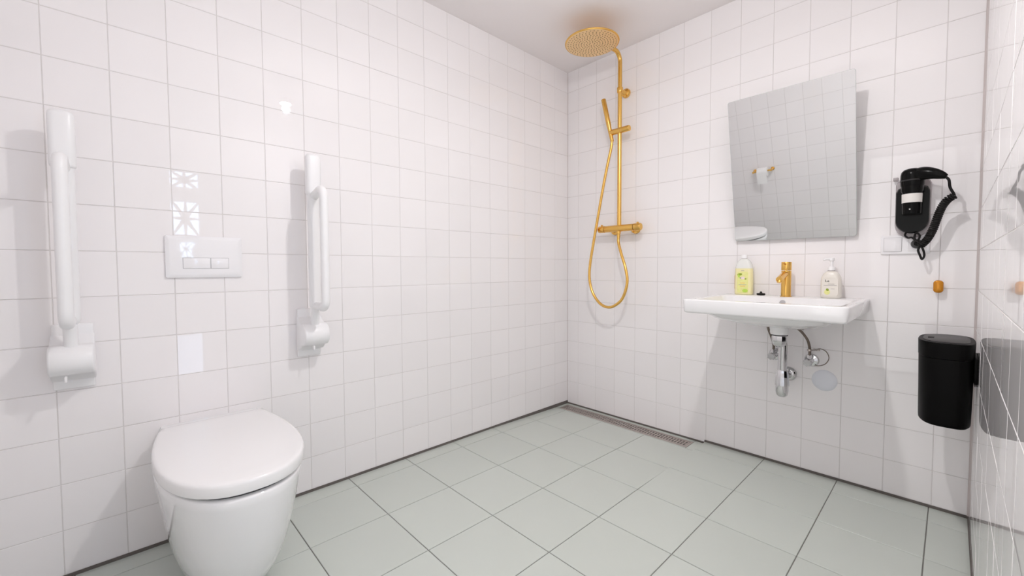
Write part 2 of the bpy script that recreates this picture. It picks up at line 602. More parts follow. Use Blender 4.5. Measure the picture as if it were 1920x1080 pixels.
# ------------------------------------------------------------------ ceiling lamp
lx, ly, lz = LAMP_POS
lamp = thing('ceiling_lamp', 'small white ceiling spot lamp hanging on a short stem, lit, pointing down', 'lamp', (lx, ly, H))
obj('ceiling_rose', lathe(bmesh.new(), [(0, 0), (0.05, 0), (0.05, -0.012), (0.03, -0.022), (0, -0.022)], (lx, ly, H)), M_PLASTIC, lamp)
obj('stem', lathe(bmesh.new(), [(0, -0.02), (0.008, -0.02), (0.008, -0.130), (0, -0.130)], (lx, ly, H), seg=20), M_PLASTIC, lamp)
obj('reflector', lathe(bmesh.new(), [(0, -0.125), (0.022, -0.125), (0.036, -0.140), (0.042, -0.188), (0.042, -0.192), (0.038, -0.192), (0.0, -0.190)], (lx, ly, H), seg=28), M_PLASTIC, lamp)
bulb = bpy.data.lights.new('bulb_light', 'POINT')
bulb.energy = LAMP_SIDE * 4 * math.pi
bulb.color = LAMP_COLOR
bulb.shadow_soft_size = 0.026
bo = bpy.data.objects.new('bulb_light', bulb)
COL.objects.link(bo)
bo.parent = lamp
bo.location = Vector(LAMP_POS) - lamp.location
down = bpy.data.lights.new('reflector_light', 'AREA')
down.shape = 'DISK'
down.size = 0.07
down.energy = LAMP_DOWN * math.pi
down.color = LAMP_COLOR
do = bpy.data.objects.new('reflector_light', down)
COL.objects.link(do)
do.parent = lamp
do.location = (0, 0, -0.1935)

# ------------------------------------------------------------------ toilet
TY = -2.152
def d_ring(z, xb, xf, wb, w, n=40, p=2.35, xs=0.40):
    """outline of a toilet plan: flat back at xb (half width wb), swelling to w at the fraction xs, round front at xf"""
    xm = xb + (xf - xb) * xs
    half = []
    k = n // 2
    for i in range(7):
        t = i / 7
        s = math.sin(t * math.pi / 2)
        half.append((xb + (xm - xb) * t, wb + (w - wb) * s))
    for i in range(k - 6):
        a = (math.pi / 2) * i / (k - 7)
        half.append((xm + (xf - xm) * max(math.sin(a), 0) ** (2 / p), w * max(math.cos(a), 0) ** (2 / p)))
    half[-1] = (xf, 0.0)
    out = [(x, TY - y, z) for x, y in half] + [(x, TY + y, z) for x, y in reversed(half[:-1])]
    return out
toilet = thing('wall_hung_toilet', 'white wall-hung toilet with closed lid under the flush plate', 'toilet', (0.0, TY, 0.05))
rings = []
for z, xb, xf, wb, w, p in ((0.030, 0.0, 0.41, 0.085, 0.092, 2.0), (0.034, 0.0, 0.475, 0.095, 0.110, 2.0), (0.050, 0.0, 0.535, 0.108, 0.127, 2.05),
                            (0.08, 0.0, 0.572, 0.116, 0.139, 2.1), (0.12, 0.0, 0.602, 0.122, 0.149, 2.15), (0.18, 0.0, 0.632, 0.131, 0.161, 2.2),
                            (0.25, 0.0, 0.657, 0.140, 0.172, 2.25), (0.32, 0.0, 0.676, 0.147, 0.181, 2.3), (0.370, 0.0, 0.687, 0.15, 0.1875, 2.35),
                            (0.390, 0.0, 0.690, 0.15, 0.1885, 2.35), (0.3955, 0.004, 0.687, 0.148, 0.186, 2.35), (0.3975, 0.01, 0.680, 0.145, 0.180, 2.35)):
    rings.append(d_ring(z, xb, xf, wb, w, p=p, xs=0.42))
obj('bowl', loft(bmesh.new(), rings), M_CERAMIC, toilet, angle=60)
rings = [d_ring(z, xb, xf, wb, w, p=2.35, xs=0.45) for z, xb, xf, wb, w in ((0.3965, 0.08, 0.672, 0.140, 0.172), (0.412, 0.08, 0.672, 0.140, 0.172))]
obj('gap_shade', loft(bmesh.new(), rings), M_DARKGAP, toilet)  # dark disc stands in for the shade between bowl and lid
rings = []
for z, ins in ((0.4080, 0.004), (0.4095, 0.001), (0.412, 0.0), (0.434, 0.0), (0.4395, 0.0012), (0.4425, 0.004), (0.4442, 0.009), (0.4450, 0.018), (0.4454, 0.06)):
    rings.append(d_ring(z, 0.068 + ins, 0.692 - ins, 0.158 - ins, 0.190 - ins, p=2.35, xs=0.45))
obj('lid', loft(bmesh.new(), rings), M_LID, toilet, angle=60)
bm = bmesh.new()
pts = []
for z, ins in ((0.395, 0), (0.420, 0), (0.428, 0.003), (0.430, 0.010)):
    pts.append([(0.0 + (0.14 - ins) * ((u + 1) / 2), TY + v, z) for u, v in [(-1, -0.153 + ins), (0.4, -0.157 + ins), (0.4, 0.157 - ins), (-1, 0.153 - ins)]])
loft(bm, pts)
obj('rear_deck', bm, M_CERAMIC, toilet, angle=50)
for s in (-1, 1):
    obj('hinge', lathe(bmesh.new(), [(0, 0), (0.010, 0), (0.011, 0.004), (0.011, 0.036), (0.010, 0.04), (0, 0.04)], (0.066, TY + s * 0.09 - 0.02, 0.430), (0, 1, 0), 16), M_LID, toilet)
for s in (-1, 1):
    obj('fixing_cap', lathe(bmesh.new(), [(0.011, -0.002), (0.011, 0.002), (0.008, 0.004), (0, 0.0045)], (0.12, TY + s * 0.126, 0.22), (0, s, 0), 14), M_PLASTIC, toilet)

# flush plate
fp = thing('flush_plate', 'white glossy dual flush plate on the wall above the toilet', 'flush plate', (0.0, -2.156, 0.963))
bm = bmesh.new()
def plate_ring(x, ins):
    return [(x, -2.156 + u, 1.0405 + v) for u, v in rrect(0.117 - ins, 0.077 - ins, 0.006)]
loft(bm, [plate_ring(0.0002, 0.002), plate_ring(0.004, 0.0), plate_ring(0.008, 0.0005), plate_ring(0.0125, 0.009), plate_ring(0.0135, 0.014)])
obj('plate', bm, M_GLOSSPL, fp, angle=30)
obj('button_recess', nbox((0.0125, -2.2245, 0.9965), (0.0138, -2.0835, 1.0375)), M_GREYGAP, fp, smooth=False)
obj('button', nbox((0.0125, -2.223, 0.998), (0.0155, -2.1422, 1.036), 0.0008), M_GLOSSPL, fp)
obj('button', nbox((0.0125, -2.1398, 0.998), (0.0155, -2.085, 1.036), 0.0008), M_GLOSSPL, fp)

# ------------------------------------------------------------------ fold-up support rails
def make_rail(yc, label):
    t = thing('support_rail', label, 'grab rail', (0.0, yc, 0.612), 'support rails beside the toilet')
    obj('wall_plate', nbox((0.0003, yc - 0.047, 0.614), (0.014, yc + 0.047, 0.822), 0.004, 3), M_PLASTIC, t)
    # hinge housing: rounded D profile extruded along the wall
    prof = [(0.010, 0.79), (0.030, 0.775), (0.05, 0.765)]
    cx, cz, r = 0.082, 0.717, 0.046
    for i in range(13):
        a = math.radians(115 - 215 * i / 12)
        prof.append((cx + r * math.cos(a), cz + r * math.sin(a)))
    prof += [(0.045, 0.650), (0.010, 0.640)]
    bm = bmesh.new()
    rings = []
    for dy, s in ((-0.050, 0.93), (-0.0475, 0.985), (-0.044, 1.0), (0.044, 1.0), (0.0475, 0.985), (0.050, 0.93)):
        rings.append([(0.010 + (x - 0.010) * s, yc + dy, cz + (z - cz) * s) for x, z in prof])
    loft(bm, rings)
    obj('hinge_housing', bm, M_PLASTIC, t, angle=50)
    obj('pivot_neck', tube(bmesh.new(), smooth_path([(0.084, yc, 0.735), (0.090, yc, 0.78), (0.100, yc, 0.83), (0.103, yc, 0.87)], 5), 0.0165, 16), M_PLASTIC, t, angle=60)
    bm = bmesh.new()
    rings = []
    for z, k in ((0.828, 0.55), (0.831, 0.80), (0.838, 0.95), (0.848, 1.0), (1.440, 1.0)):
        rings.append([(0.103 + u * k, yc + v * k, z) for u, v in rrect(0.0165, 0.0245, 0.0155)])
    loft(bm, rings)
    obj('arm', bm, M_PLASTIC, t, angle=60)
    bm = bmesh.new()
    rings = []
    for z, s in ((1.300, 0.80), (1.303, 0.95), (1.309, 1.0), (1.450, 1.0), (1.458, 0.96), (1.464, 0.86), (1.468, 0.66), (1.469, 0.4)):
        rings.append([(0.103 + u * s, yc + v * s, z) for u, v in rrect(0.022, 0.0290, 0.016)])
    loft(bm, rings)
    obj('arm_pad', bm, M_PLASTIC, t, angle=50)
    lo = poly_round([(0.105, yc, 1.295), (0.222, yc, 1.322), (0.222, yc, 0.835), (0.106, yc, 0.842)], 0.035, 8)
    obj('lower_rail', tube(bmesh.new(), lo, 0.0165, 14), M_PLASTIC, t, angle=60)
    bm = bmesh.new()
    box(bm, (0.098, yc - 0.016, 0.655), (0.118, yc - 0.010, 0.672), 0.002)
    obj('latch', bm, M_PLASTIC, t)
    return t
rail = make_rail(-2.507, 'white fold-up support rail left of the toilet, folded upright, nearest the left photo edge')
def copy_tree(o, parent=None):
    c = o.copy()
    COL.objects.link(c)
    c.parent = parent
    for ch in list(o.children):
        copy_tree(ch, c)
    return c
rail2 = copy_tree(rail)
rail2.location = (0.0, -1.797, 0.612)
rail2['label'] = 'white fold-up support rail between the toilet and the shower corner, folded upright'

# ------------------------------------------------------------------ shower set
SX, SY = 0.483, -0.08
sh = thing('shower_set', 'brushed gold shower column with rain head, hand shower and thermostat on the back wall', 'shower', (SX, 0.0, 1.2))
riser = [(SX, SY, 1.255), (SX, SY, 2.335), (SX, -0.376, 2.335), (SX, -0.376, 2.325)]
pts = [Vector(riser[0]), Vector((SX, SY, 2.10))] + arc_corner(riser[0], riser[1], riser[2], 0.055, 10) + [Vector((SX, -0.376, 2.335))]
obj('riser_pipe', tube(bmesh.new(), pts, 0.0130, 20), M_GOLD, sh, angle=60)
HC = Vector((SX, -0.376, 2.290))
head = obj('rain_head', lathe(bmesh.new(), [(0, 0.052), (0.014, 0.052), (0.018, 0.045), (0.018, 0.030), (0.030, 0.014), (0.148, 0.006), (0.1535, 0.004), (0.155, 0.0), (0.1535, -0.003), (0.149, -0.004)], HC, seg=64), M_GOLD, sh)
obj('spray_face', lathe(bmesh.new(), [(0, -0.0055), (0.147, -0.0055), (0.149, -0.003), (0, -0.003)], HC, seg=64), M_GOLDFACE, head)
bm = bmesh.new()
for k in range(1, 10):
    r = 0.0152 * k
    n = 6 * k
    if k > 5:
        n = 30 + (k - 5) * 3
    for i in range(n):
        a = 2 * math.pi * i / n + k * 0.37
        lathe(bm, [(0.0028, 0), (0.0022, -0.0022), (0, -0.0024)], HC + Vector((r * math.cos(a), r * math.sin(a), -0.0054)), seg=6)
obj('nozzles', bm, M_NOZZLE, head, kind='stuff')
# wall bracket
zb = 2.108
bm = lathe(bmesh.new(), [(0, 0), (0.0275, 0), (0.029, 0.003), (0.029, 0.012), (0.026, 0.018), (0.014, 0.023), (0.011, 0.030), (0.011, 0.066), (0, 0.066)], (SX, -0.0006, zb), (0, -1, 0), 28)
obj('wall_bracket', bm, M_GOLD, sh)
obj('bracket_collar', lathe(bmesh.new(), [(0.012, -0.015), (0.0175, -0.015), (0.0185, -0.012), (0.0185, 0.012), (0.0175, 0.015), (0.012, 0.015)], (SX, SY, zb), seg=24), M_GOLD, sh)
# thermostat bar
zt = 1.244
bar = obj('thermostat_bar', lathe(bmesh.new(), [(0, -0.105), (0.020, -0.105), (0.0215, -0.102), (0.0215, 0.105), (0, 0.105)], (SX, SY, zt), (1, 0, 0), 32), M_GOLD, sh)
for s in (-1, 1):
    h = obj('control_knob', lathe(bmesh.new(), [(0, 0.107), (0.0205, 0.107), (0.0225, 0.109), (0.0225, 0.148), (0.0205, 0.1515), (0.0, 0.152)], (SX, SY, zt), (s, 0, 0), 32), M_GOLD, sh)
    obj('stop_button', nbox((SX + s * 0.13 - 0.006, SY - 0.006, zt + 0.020), (SX + s * 0.13 + 0.006, SY + 0.006, zt + 0.030), 0.002), M_GOLD, h)
    obj('wall_flange', lathe(bmesh.new(), [(0, 0), (0.031, 0), (0.032, 0.003), (0.030, 0.012), (0.016, 0.016), (0.015, 0.07), (0, 0.07)], (SX + s * 0.075, -0.0006, zt - 0.004), (0, -1, 0), 28), M_GOLD, sh)
obj('hose_outlet', lathe(bmesh.new(), [(0, 0.0), (0.013, 0.0), (0.013, -0.018), (0.0105, -0.020), (0.0105, -0.042), (0, -0.042)], (SX - 0.004, SY, zt - 0.016), (0, 0, 1), 20), M_GOLD, sh)
# hand shower holder and hand shower
zh = 1.856
obj('slide_holder', lathe(bmesh.new(), [(0, -0.064), (0.0165, -0.064), (0.018, -0.062), (0.018, 0.070), (0.0165, 0.072), (0, 0.072)], (SX, SY - 0.004, zh), (1, 0, 0), 24), M_GOLD, sh)
h0 = Vector((0.432, -0.086, 1.800))
h1 = Vector((0.374, -0.100, 2.075))
hs = obj('hand_shower', lathe(bmesh.new(), [(0, 0), (0.011, 0), (0.0125, 0.05), (0.0135, 0.10), (0.0150, 0.105), (0.0150, (h1 - h0).length - 0.002), (0.0135, (h1 - h0).length), (0, (h1 - h0).length)], h0, h1 - h0, 20), M_GOLD, sh)
hose = [(0.479, -0.080, 1.195), (0.482, -0.086, 1.155), (0.515, -0.105, 1.08), (0.556, -0.122, 0.99), (0.573, -0.130, 0.90),
        (0.545, -0.135, 0.805), (0.490, -0.138, 0.755), (0.435, -0.138, 0.742), (0.375, -0.136, 0.765), (0.318, -0.132, 0.83), (0.288, -0.126, 0.92), (0.290, -0.122, 1.02),
        (0.312, -0.116, 1.16), (0.345, -0.110, 1.34), (0.378, -0.103, 1.52), (0.405, -0.095, 1.66), (0.424, -0.088, 1.75), (0.431, -0.086, 1.80)]
obj('shower_hose', tube(bmesh.new(), smooth_path(hose, 8), 0.0088, 12), M_GOLD, sh, angle=60)

# ------------------------------------------------------------------ linear drain
x0, x1, y0, y1 = DRAIN
dr = thing('linear_drain', 'stainless steel linear shower drain with slotted grate along the back wall', 'drain', ((x0 + x1) / 2, (y0 + y1) / 2, -0.016))
zt_ = -0.010
bm = bmesh.new()
e = 0.012
for lo, hi in (((x0, y0, -0.0158), (x1, y0 + e, zt_)), ((x0, y1 - e, -0.0158), (x1, y1, zt_)), ((x0, y0 + e, -0.0158), (x0 + e, y1 - e, zt_)), ((x1 - e, y0 + e, -0.0158), (x1, y1 - e, zt_))):
    box(bm, lo, hi)
obj('drain_frame', bm, M_STEEL, dr, smooth=False)
obj('channel', nbox((x0 + e, y0 + e, -0.0158), (x1 - e, y1 - e, -0.0150)), M_DARKGAP, dr, smooth=False)
bm = bmesh.new()
gx0, gx1, gy0, gy1 = x0 + e + 0.002, x1 - e - 0.002, y0 + e + 0.003, y1 - e - 0.003
nslot = 52
for i in range(nslot + 1):
    x = gx0 + (gx1 - gx0 - 0.0075) * i / nslot
    box(bm, (x, gy0, -0.0140), (x + 0.0075, gy1, zt_ - 0.0008))
for k in range(3):
    y = gy0 + (gy1 - gy0 - 0.006) * k / 2
    box(bm, (gx0, y, -0.0140), (gx1, y + 0.006, zt_ - 0.0006))
obj('grate', bm, M_STEEL, dr, smooth=False)

# ------------------------------------------------------------------ washbasin
BX0, BX1, BYF, BZT, BZB = 1.110, 1.705, -0.556, 0.852, 0.792
bxc, byc = (BX0 + BX1) / 2, BYF / 2
basin = thing('washbasin', 'white rectangular wall-hung ceramic washbasin under the tilted mirror', 'washbasin', (bxc, 0.0, 0.72))
bm = bmesh.new()
def br(z, hw, hh, r, cx=bxc, cy=byc, n=6):
    return [(cx + u, min(cy + v, -0.0006), z) for u, v in rrect(hw, hh, r, n)]
def bo_ring(z, ins, r, n=6):
    # outer outline: rounded front corners, square corners against the wall
    out = []
    x0, x1, y0, y1 = BX0 + ins, BX1 - ins, BYF + ins, -0.0006
    for cx, cy, a0, rr in ((x1, y1, 0, 0.001), (x0, y1, 90, 0.001), (x0, y0, 180, r), (x1, y0, 270, r)):
        ox = cx - rr if cx == x1 else cx + rr
        oy = cy - rr if cy == y1 else cy + rr
        for i in range(n + 1):
            a = math.radians(a0 + 90 * i / n)
            out.append((ox + rr * math.cos(a), oy + rr * math.sin(a), z))
    return out
hw, hh = (BX1 - BX0) / 2, -BYF / 2
cyb = -0.325   # bowl centre (the tap deck lies behind it)
rings = [
    br(0.722, 0.085, 0.060, 0.045, bxc, -0.20),
    br(0.726, 0.120, 0.085, 0.05, bxc, -0.21),
    br(0.742, 0.175, 0.125, 0.06, bxc, -0.235),
    br(0.768, 0.225, 0.172, 0.06, bxc, -0.262),
    br(0.786, 0.250, 0.205, 0.06, bxc, -0.272),
    br(BZB - 0.001, 0.262, 0.225, 0.05, bxc, -0.275),
    bo_ring(BZB - 0.001, 0.012, 0.012),
    bo_ring(BZB + 0.002, 0.006, 0.016),
    bo_ring(BZB + 0.008, 0.003, 0.018),
    bo_ring(BZT - 0.006, 0.0, 0.02),
    bo_ring(BZT - 0.002, 0.001, 0.02),
    bo_ring(BZT, 0.005, 0.018),
    br(BZT, hw - 0.028, 0.198, 0.05, bxc, cyb),
    br(BZT - 0.004, hw - 0.034, 0.192, 0.05, bxc, cyb),
    br(BZT - 0.05, hw - 0.055, 0.172, 0.05, bxc, cyb),
    br(BZT - 0.085, hw - 0.09, 0.14, 0.06, bxc, cyb),
    br(BZT - 0.105, hw - 0.16, 0.09, 0.06, bxc, cyb),
    br(BZT - 0.112, 0.03, 0.03, 0.028, bxc, -0.24),
]
loft(bm, rings)
obj('basin', bm, M_CERAMIC, basin, angle=50)
# overflow
ov = obj('overflow_ring', lathe(bmesh.new(), [(0.007, 0.0), (0.0125, 0.0), (0.0135, 0.0015), (0.0125, 0.004), (0.007, 0.004)], (1.404, -0.139, 0.826), (0, -1, 0.35), 20), M_CHROME, basin)
obj('overflow_hole', lathe(bmesh.new(), [(0, 0.001), (0.0075, 0.001), (0.0075, 0.002), (0, 0.002)], (1.404, -0.139, 0.826), (0, -1, 0.35), 16), M_DARKGAP, ov)
obj('drain_ring', lathe(bmesh.new(), [(0, 0.0), (0.030, 0.0), (0.031, 0.002), (0.0, 0.003)], (1.404, -0.24, BZT - 0.113), seg=24), M_CHROME, basin)

# tap
FXC, FYC = 1.404, -0.085
tap = thing('basin_tap', 'brushed gold single-lever mixer tap on the washbasin', 'tap', (FXC, FYC, BZT))
obj('base_ring', lathe(bmesh.new(), [(0, 0.0004), (0.0235, 0.0004), (0.0235, 0.004), (0.021, 0.005), (0, 0.005)], (FXC, FYC, BZT), seg=32), M_GOLD, tap)
obj('body', lathe(bmesh.new(), [(0, 0.004), (0.0205, 0.004), (0.0205, 0.122), (0.0195, 0.124), (0, 0.124)], (FXC, FYC, BZT), seg=32), M_GOLD, tap)
lev = obj('lever_cap', lathe(bmesh.new(), [(0, 0.125), (0.0205, 0.126), (0.021, 0.127), (0.021, 0.164), (0.0195, 0.1665), (0, 0.167)], (FXC, FYC, BZT), seg=32), M_GOLD, tap)
obj('lever', tube(bmesh.new(), [(FXC, FYC - 0.018, BZT + 0.155), (FXC, FYC - 0.060, BZT + 0.163)], [0.0045, 0.0035], 12), M_GOLD, lev)
sp = obj('spout', tube(bmesh.new(), [(FXC, FYC, BZT + 0.112), (FXC, FYC - 0.045, BZT + 0.105), (FXC, FYC - 0.105, BZT + 0.088), (FXC, FYC - 0.118, BZT + 0.084)], [0.0135, 0.0135, 0.0135, 0.0135], 20), M_GOLD, tap, angle=60)
obj('aerator', lathe(bmesh.new(), [(0, 0), (0.0105, 0), (0.0105, 0.010), (0, 0.010)], (FXC, FYC - 0.110, BZT + 0.080), (0, -0.35, -1), 20), M_GOLD, sp)

# sink plug
pl = thing('sink_plug', 'small black rubber sink plug lying on the washbasin rim beside the gold tap', 'plug', (1.286, -0.045, BZT))
obj('stopper', lathe(bmesh.new(), [(0, 0.0004), (0.016, 0.0004), (0.0195, 0.003), (0.0195, 0.008), (0.017, 0.010), (0, 0.010)], (1.286, -0.045, BZT), seg=28), M_RUBBER, pl)
obj('knob', lathe(bmesh.new(), [(0, 0.009), (0.008, 0.009), (0.0055, 0.013), (0.0055, 0.016), (0.003, 0.019), (0, 0.0195)], (1.286, -0.045, BZT), seg=16), M_RUBBER, pl)

# shower gel bottle
gx, gy = 1.2065, -0.046
gel = thing('shower_gel_bottle', 'yellow-green shower gel bottle with printed label on the left of the washbasin', 'bottle', (gx, gy, BZT))
def bring(z, hw, hd, r, cx=gx, cy=gy):
    return [(cx + u, cy + v, z) for u, v in rrect(hw, hd, r, 5)]
b0 = BZT + 0.0006
rings = [bring(b0, 0.038, 0.016, 0.014), bring(b0 + 0.002, 0.041, 0.019, 0.016), bring(b0 + 0.008, 0.0425, 0.0205, 0.017), bring(b0 + 0.06, 0.0425, 0.021, 0.017),
         bring(b0 + 0.135, 0.0405, 0.0205, 0.017)]
obj('bottle_body', loft(bmesh.new(), rings), M_GEL, gel, angle=50)
rings = [bring(b0 + 0.1352, 0.0405, 0.0205, 0.017), bring(b0 + 0.155, 0.037, 0.0195, 0.017), bring(b0 + 0.172, 0.029, 0.017, 0.0155), bring(b0 + 0.181, 0.019, 0.0145, 0.0135), bring(b0 + 0.184, 0.015, 0.012, 0.011)]
obj('bottle_shoulder', loft(bmesh.new(), rings), M_GELTOP, gel, angle=50)
obj('neck_seam', loft(bmesh.new(), [bring(b0 + 0.1835, 0.0135, 0.011, 0.0105), bring(b0 + 0.187, 0.0135, 0.011, 0.0105)]), M_TEXTG, gel)
obj('cap', loft(bmesh.new(), [bring(b0 + 0.1865, 0.0145, 0.012, 0.0115), bring(b0 + 0.204, 0.0135, 0.0115, 0.011), bring(b0 + 0.206, 0.012, 0.010, 0.0095)]), M_PLASTIC, gel)
def blob(cx, cz, rx, rz, y, n=14, rot=0.0):
    bm = bmesh.new()
    ca, sa = math.cos(rot), math.sin(rot)
    f = [(cx + rx * math.cos(2 * math.pi * i / n) * ca - rz * math.sin(2 * math.pi * i / n) * sa, cz + rx * math.cos(2 * math.pi * i / n) * sa + rz * math.sin(2 * math.pi * i / n) * ca) for i in range(n)]
    loft(bm, [[(x, y, z) for x, z in f], [(x, y - 0.0004, z) for x, z in f]])
    return bm
yf = gy - 0.0209
lab = obj('front_label', loft(bmesh.new(), [[(gx + u * 0.026, yf, b0 + 0.064 + v * 0.054) for u, v in rrect(1, 1, 0.2)], [(gx + u * 0.026, yf - 0.0005, b0 + 0.064 + v * 0.054) for u, v in rrect(1, 1, 0.2)]]), M_YELLOW, gel)
yf -= 0.0006
obj('leaf_print', blob(gx - 0.014, b0 + 0.104, 0.012, 0.006, yf, rot=0.2), M_DKGREEN, lab)
obj('leaf_print', blob(gx - 0.018, b0 + 0.096, 0.005, 0.009, yf - 0.0002, rot=0.4), M_GREEN, lab)
obj('blossom_print', blob(gx + 0.001, b0 + 0.086, 0.010, 0.0075, yf), M_PINKP, lab)
obj('seed_print', blob(gx - 0.010, b0 + 0.086, 0.004, 0.004, yf - 0.0002), M_TEXTG, lab)
obj('seed_print', blob(gx + 0.014, b0 + 0.081, 0.0045, 0.0035, yf - 0.0002), M_DKGREEN, lab)
obj('green_print', blob(gx + 0.012, b0 + 0.021, 0.013, 0.009, yf), M_GREEN, lab)
for k, (w_, z_, m_) in enumerate(((0.008, 0.122, M_TEXTG), (0.012, 0.059, M_ORANGE), (0.020, 0.050, M_TEXTG), (0.014, 0.043, M_ORANGE))):
    obj('print_line', nbox((gx - w_ * 0.9, yf - 0.0003, b0 + z_), (gx + w_ * 0.9, yf, b0 + z_ + 0.0022)), m_, lab, smooth=False)
bm = bmesh.new()
rr = [p for p in rrect(0.0432, 0.0214, 0.0174, 5)]
side = [p for p in rr if p[0] < -0.024 and p[1] > -0.017]
loft(bm, [[(gx + u, gy + v, b0 + z) for u, v in side] for z in (0.028, 0.10)], cap0=False, cap1=False, closed=False)
obj('back_label', bm, M_ORANGE, gel, label='orange label wrapped round the back of the bottle')

# soap pump bottle
px, py = 1.574, -0.062
soap = thing('soap_dispenser', 'cream white soap pump bottle on the right of the washbasin', 'bottle', (px, py, BZT))
rings = [bring(b0, 0.034, 0.020, 0.019, px, py), bring(b0 + 0.003, 0.0375, 0.0235, 0.022, px, py), bring(b0 + 0.010, 0.039, 0.025, 0.0235, px, py), bring(b0 + 0.075, 0.0385, 0.0245, 0.023, px, py),
         bring(b0 + 0.095, 0.036, 0.0235, 0.022, px, py), bring(b0 + 0.110, 0.029, 0.021, 0.0195, px, py), bring(b0 + 0.118, 0.021, 0.017, 0.016, px, py), bring(b0 + 0.122, 0.0145, 0.0135, 0.013, px, py)]
obj('bottle_body', loft(bmesh.new(), rings), M_SOAP, soap, angle=50)
obj('neck_seam', lathe(bmesh.new(), [(0, 0.121), (0.0138, 0.121), (0.0138, 0.1255), (0, 0.1255)], (px, py, b0), seg=24), M_TEXTG, soap)
pump = obj('pump', lathe(bmesh.new(), [(0, 0.1255), (0.0145, 0.1255), (0.0145, 0.138), (0.012, 0.142), (0.0065, 0.144), (0.0065, 0.168), (0.011, 0.170), (0.011, 0.180), (0.008, 0.183), (0, 0.183)], (px, py, b0), seg=24), M_PLASTIC, soap)
obj('nozzle', tube(bmesh.new(), [(px, py, b0 + 0.176), (px - 0.018, py - 0.015, b0 + 0.176), (px - 0.026, py - 0.022, b0 + 0.171)], [0.0055, 0.0045, 0.0035], 12), M_PLASTIC, pump)
yf = py - 0.0250
lab = obj('front_label', loft(bmesh.new(), [[(px + u * 0.029, yf, b0 + 0.052 + v * 0.040) for u, v in rrect(1, 1, 0.25)], [(px + u * 0.029, yf - 0.0005, b0 + 0.052 + v * 0.040) for u, v in rrect(1, 1, 0.25)]]), M_SOAP, soap)
yf -= 0.0006
obj('pear_print', blob(px - 0.010, b0 + 0.028, 0.011, 0.012, yf), M_YELLOW, lab)
obj('leaf_print', blob(px - 0.009, b0 + 0.039, 0.005, 0.006, yf - 0.0003, rot=0.5), M_DKGREEN, lab)
for w_, x_, z_ in ((0.012, 0.004, 0.063), (0.024, 0.001, 0.057), (0.007, 0.010, 0.042)):
    obj('print_line', nbox((px + x_ - w_, yf - 0.0003, b0 + z_), (px + x_ + w_, yf, b0 + z_ + 0.002)), M_TEXTG, lab, smooth=False)
tm = text_mesh('Le', 0.016)
tm.transform(Matrix.Translation(Vector((px - 0.010, yf - 0.0003, b0 + 0.073)) - root_offset(lab)) @ Matrix.Rotation(math.pi / 2, 4, 'X'))
tm.materials.append(M_TEXT)
to = bpy.data.objects.new('lettering', tm)
COL.objects.link(to)
to.parent = lab

# ------------------------------------------------------------------ plumbing below the basin
tr = thing('bottle_trap', 'chrome bottle trap with wall outlet under the washbasin', 'sink trap', (1.404, -0.15, 0.376))
cx_, y1_, y2_ = 1.404, -0.185, -0.120
obj('waste_collar', lathe(bmesh.new(), [(0, 0.7215), (0.037, 0.7215), (0.037, 0.690), (0.034, 0.682), (0, 0.682)], (cx_, y1_, 0), seg=32), M_PLASTIC, tr)
obj('collar_seal', lathe(bmesh.new(), [(0, 0.6825), (0.0345, 0.6825), (0.0345, 0.678), (0, 0.678)], (cx_, y1_, 0), seg=32), M_DARKGAP, tr)
obj('waste_nut', lathe(bmesh.new(), [(0, 0.6785), (0.028, 0.6785), (0.030, 0.670), (0.030, 0.655), (0.027, 0.640), (0.020, 0.629), (0.010, 0.624), (0, 0.623)], (cx_, y1_, 0), seg=10), M_CHROME, tr, angle=25)
pts = [Vector((cx_, y1_, 0.648))] + arc_corner((cx_, y1_, 0.648), (cx_, y2_, 0.648), (cx_, y2_, 0.50), 0.026, 8) + [Vector((cx_, y2_, 0.50))]
obj('tail_pipe', tube(bmesh.new(), pts, 0.0190, 24), M_CHROME, tr, angle=60)
obj('trap_nut', lathe(bmesh.new(), [(0, 0.505), (0.0215, 0.505), (0.024, 0.500), (0.0275, 0.470), (0.0300, 0.432), (0, 0.432)], (cx_, y2_, 0), seg=12), M_CHROME, tr, angle=25)
obj('trap_cup', lathe(bmesh.new(), [(0, 0.433), (0.0265, 0.433), (0.0265, 0.402), (0.0235, 0.386), (0.016, 0.378), (0, 0.376)], (cx_, y2_, 0), seg=28), M_CHROME, tr)
obj('outlet_pipe', tube(bmesh.new(), [(cx_, y2_, 0.466), (cx_, -0.004, 0.466)], 0.016, 20), M_CHROME, tr)
obj('wall_flange', lathe(bmesh.new(), [(0.015, 0.0), (0.034, 0.0), (0.035, 0.003), (0.031, 0.012), (0.020, 0.018), (0.015, 0.018)], (cx_, -0.0006, 0.466), (0, -1, 0), 32), M_CHROME, tr)

